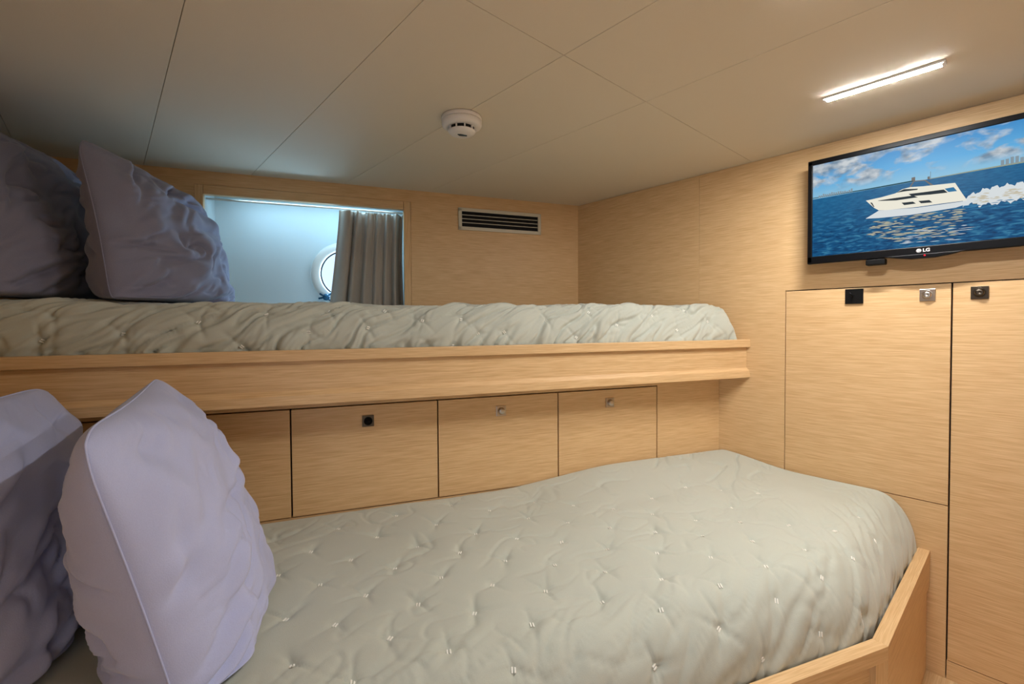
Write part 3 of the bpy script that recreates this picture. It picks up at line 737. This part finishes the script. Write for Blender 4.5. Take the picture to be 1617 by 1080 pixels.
print_part('picture_shore', [[(0.0, 0.640), (0.27, 0.632), (0.46, 0.632), (0.46, 0.645), (0.27, 0.643), (0.0, 0.648)]], E_LAND, 1)
print_part('picture_beach', [[(0.52, 0.628), (0.75, 0.628), (1.0, 0.626), (1.0, 0.645), (0.75, 0.640), (0.52, 0.634)]], E_SAND, 1)
tw = []
for k in range(16):
    a = 0.03+0.0105*k; h = rr.uniform(0.010, 0.034); tw.append([(a, 0.640), (a+0.008, 0.640), (a+0.008, 0.644+h), (a, 0.644+h)])
for k in range(14):
    a = 0.772+0.0155*k; h = rr.uniform(0.03, 0.072); tw.append([(a, 0.636), (a+0.011, 0.636), (a+0.011, 0.640+h), (a, 0.640+h)])
print_part('picture_skyline', tw, E_BLD, 2)['kind'] = 'stuff'
hullp = [(0.2573, 0.5236), (0.3246, 0.5323), (0.3844, 0.548), (0.4133, 0.5771), (0.445, 0.5846), (0.4947, 0.5717), (0.5398, 0.5655), (0.6165, 0.5534), (0.6224, 0.5188), (0.6139, 0.5151), (0.6325, 0.4648), (0.6424, 0.4466), (0.6537, 0.4032), (0.6594, 0.3764), (0.5674, 0.3815), (0.4774, 0.3819), (0.3556, 0.3946), (0.3151, 0.4045), (0.2944, 0.437), (0.268, 0.5037)]
print_part('picture_yacht', [hullp], E_WHITE, 3)
print_part('picture_yacht_windows', [[(0.3876, 0.5521), (0.4197, 0.5745), (0.4763, 0.5568), (0.4733, 0.5468), (0.4262, 0.5521)],
    [(0.4391, 0.5212), (0.4858, 0.5156), (0.5753, 0.5093), (0.59, 0.4745), (0.5254, 0.4815), (0.4518, 0.4951)],
    [(0.3095, 0.5042), (0.3813, 0.503), (0.4581, 0.4987), (0.4768, 0.4743), (0.388, 0.4773), (0.3146, 0.4992)],
    [(0.4108, 0.4459), (0.4568, 0.4404), (0.4694, 0.417), (0.4222, 0.4189)], [(0.4786, 0.4377), (0.5212, 0.4315), (0.5333, 0.4049), (0.4895, 0.412)],
    [(0.2767, 0.4973), (0.2854, 0.4925), (0.2961, 0.4443), (0.2916, 0.4475)]], E_DARK, 4)
print_part('picture_yacht_aft_deck', [[(0.5782, 0.5154), (0.6111, 0.5163), (0.624, 0.4753), (0.5928, 0.4784)]], E_BLUE, 4)
print_part('picture_yacht_arch', [[(0.4419, 0.5859), (0.4573, 0.636), (0.4619, 0.634), (0.4488, 0.5846)], [(0.4572, 0.6398), (0.5019, 0.6302), (0.502, 0.6213), (0.4573, 0.6308)],
    [(0.4973, 0.6322), (0.505, 0.6289), (0.5368, 0.5667), (0.5249, 0.5687)], [(0.4502, 0.673), (0.4648, 0.6741), (0.465, 0.6365), (0.4503, 0.6428)],
    [(0.513, 0.63), (0.522, 0.63), (0.522, 0.655), (0.513, 0.655)], [(0.5235, 0.62), (0.5250, 0.62), (0.5250, 0.70), (0.5235, 0.70)]], E_GREY, 4)

# ------------------------------------------------------------------ ceiling lights, smoke detector, vent, curtain
def led(label, x, y0, y1, diffuser=None):
    t = thing('ceiling_light', label, 'light', (x, (y0+y1)/2, H), 0, 'LED strip lights on the ceiling')
    o_ = (x, (y0+y1)/2, H)
    part('light_housing', WHITE, t, o_, lambda b: box(b, x-0.0112, x+0.0112, y0-0.005, y1+0.005, H-0.0068, H-0.0002, 0.0012))
    pr = [(x-0.0108, H-0.0066), (x-0.0106, H-0.0070), (x-0.0070, H-0.0074), (x, H-0.0076), (x+0.0070, H-0.0074), (x+0.0106, H-0.0070), (x+0.0108, H-0.0066)]
    def dif(b):
        A = [b.verts.new((px_, y0, z)) for px_, z in pr]; Q = [b.verts.new((px_, y1, z)) for px_, z in pr]; n = len(pr)
        b.faces.new(A); b.faces.new(Q)
        for i in range(n): b.faces.new((A[i], A[(i+1) % n], Q[(i+1) % n], Q[i]))
        bmesh.ops.recalc_face_normals(b, faces=b.faces[:])
    part('light_diffuser', diffuser or LED, t, o_, dif)
    for yy in (y0, y1):
        part('end_cap', WHITE, t, o_, lambda b: box(b, x-0.0106, x+0.0106, yy-0.0025, yy+0.0025, H-0.0080, H-0.0062, 0.0006))
led('lit white LED strip on the ceiling, beside the television wall', 1.397, 0.136, 0.358)
led('lit white LED strip on the ceiling, over the open floor', 0.86, 0.065, 0.287, emit('led_diffuser_dimmed', (1.0, 0.985, 0.965, 1), LED_POWER*0.95))

sx, sy = 0.757, 1.058
sd = thing('smoke_detector', 'round white smoke detector on the ceiling', 'smoke detector', (sx, sy, H))
o_ = (sx, sy, H); c_ = (sx, sy, 0)
part('mounting_base', WHITE, sd, o_, lambda b: lathe(b, [(0.055, H-0.0003), (0.056, H-0.004), (0.056, H-0.0105), (0.0545, H-0.0115)], 48, c_), True)
part('housing', WHITE, sd, o_, lambda b: lathe(b, [(0.0545, H-0.0120), (0.0560, H-0.0135), (0.0560, H-0.019), (0.0535, H-0.025), (0.0485, H-0.0285), (0.0405, H-0.0295), (0.037, H-0.0295)], 48, c_), True)
part('sensor_chamber', BLACKM, sd, o_, lambda b: lathe(b, [(0.0345, H-0.0290), (0.0345, H-0.0395)], 40, c_), False)
part('sensor_cap', WHITE, sd, o_, lambda b: lathe(b, [(0.0375, H-0.0385), (0.0375, H-0.0400), (0.034, H-0.0440), (0.026, H-0.0475), (0.010, H-0.0490)], 48, c_), True)
for k in range(10):
    a = 2*math.pi*(k+0.35)/10
    def rib(b):
        box(b, -0.0016, 0.0016, 0.0340, 0.0385, H-0.0392, H-0.0288)
        bmesh.ops.rotate(b, verts=b.verts[:], cent=(0, 0, 0), matrix=Matrix.Rotation(a, 3, 'Z')); bmesh.ops.translate(b, verts=b.verts[:], vec=(sx, sy, 0))
    part('chamber_rib', WHITE, sd, o_, rib)
TEAL = plain('teal_print', srgb(22, 52, 62), 0.5)
part('indicator_lens', TEAL, sd, o_, lambda b: prism(b, [(sx-0.014, sy+0.001), (sx-0.008, sy-0.006), (sx+0.010, sy-0.009), (sx+0.013, sy-0.006), (sx+0.004, sy+0.000), (sx-0.005, sy+0.005)], H-0.0505, H-0.0470))

vu0, vu1, vz0, vz1 = 0.495, 0.8945, 1.4205, 1.519
vt = thing('air_vent', 'cream air vent grille with three slats, on the hull wall', 'vent', (0.695, VF, vz0), ANG)
o_ = (0.695, VF, vz0); fwid = 0.0155
def vframe(b):
    v0, v1 = VF-0.007, VF-0.0003
    box(b, vu0, vu1, v0, v1, vz1-fwid, vz1, 0.0012); box(b, vu0, vu1, v0, v1, vz0, vz0+fwid, 0.0012)
    box(b, vu0, vu0+fwid, v0, v1, vz0+0.002, vz1-0.002, 0.0012); box(b, vu1-fwid, vu1, v0, v1, vz0+0.002, vz1-0.002, 0.0012)
part('vent_frame', CREAM, vt, o_, vframe)
part('vent_backing', BLACKM, vt, o_, lambda b: box(b, vu0+0.01, vu1-0.01, VF-0.0014, VF-0.0004, vz0+0.01, vz1-0.01))
for k in range(3):
    z = vz0+fwid+(vz1-vz0-2*fwid)*(k+1)/4
    part('vent_slat', CREAM, vt, o_, lambda b: prism(b, [(VF-0.0066, z-0.0012), (VF-0.0066, z+0.0012), (VF-0.0018, z+0.0032), (VF-0.0018, z+0.0012)], vu0+fwid-0.001, vu1-fwid+0.001, 0))

# curtain: gathered to the right of the opening
ct = thing('curtain', 'gathered taupe curtain half drawn across the window recess', 'curtain', (0.1, VF+0.06, 1.025), ANG)
def curtain_sheet():
    nu, nz = 220, 60
    t = np.linspace(0, 1, nu)[None]; q = np.linspace(0, 1, nz)[:, None]          # q: 0 top, 1 bottom
    left = -0.004-0.050*q**1.2; right = 0.264-0.012*q*(1-q)*2
    ph = 2*np.pi*(6.6*t**1.08+0.10*np.sin(5*t+1.5)+0.06*q*np.sin(9*t))
    u = left+(right-left)*(t+0.012*np.sin(ph*1.0+0.6))
    amp = (0.016+0.008*q)*(0.65+0.35*np.sin(7*t+0.4))
    v = VF+0.058+amp*np.sin(ph)+0.004*np.sin(2*ph+1+q)+0.004*pn(t*9+0*q, q*3)
    # the leading edge hangs as one broad panel
    v = np.where(t < 0.16, VF+0.046+0.010*np.cos(t/0.16*np.pi)+0*q, v*sstep(0.16, 0.24, t)+(VF+0.036)*(1-sstep(0.16, 0.24, t)))
    z = 1.480-(1.480-1.030)*q+0*t
    P = np.stack([u+0*q, v+0*q, z], -1)
    return P-np.array([0.1, VF+0.06, 1.025])
me = grid_mesh('curtain_cloth', curtain_sheet())
cl = link('curtain_cloth', me, TAUPE, ct, (0.1, VF+0.06, 1.025), 0, True)
sm = cl.modifiers.new('thickness', 'SOLIDIFY'); sm.thickness = 0.0018
part('curtain_rod', WHITE, ct, (0.1, VF+0.06, 1.025), lambda b: tube(b, [(nu0+0.001, VF+0.055, 1.487), (nu1-0.001, VF+0.055, 1.487)], 0.004, 10), True)
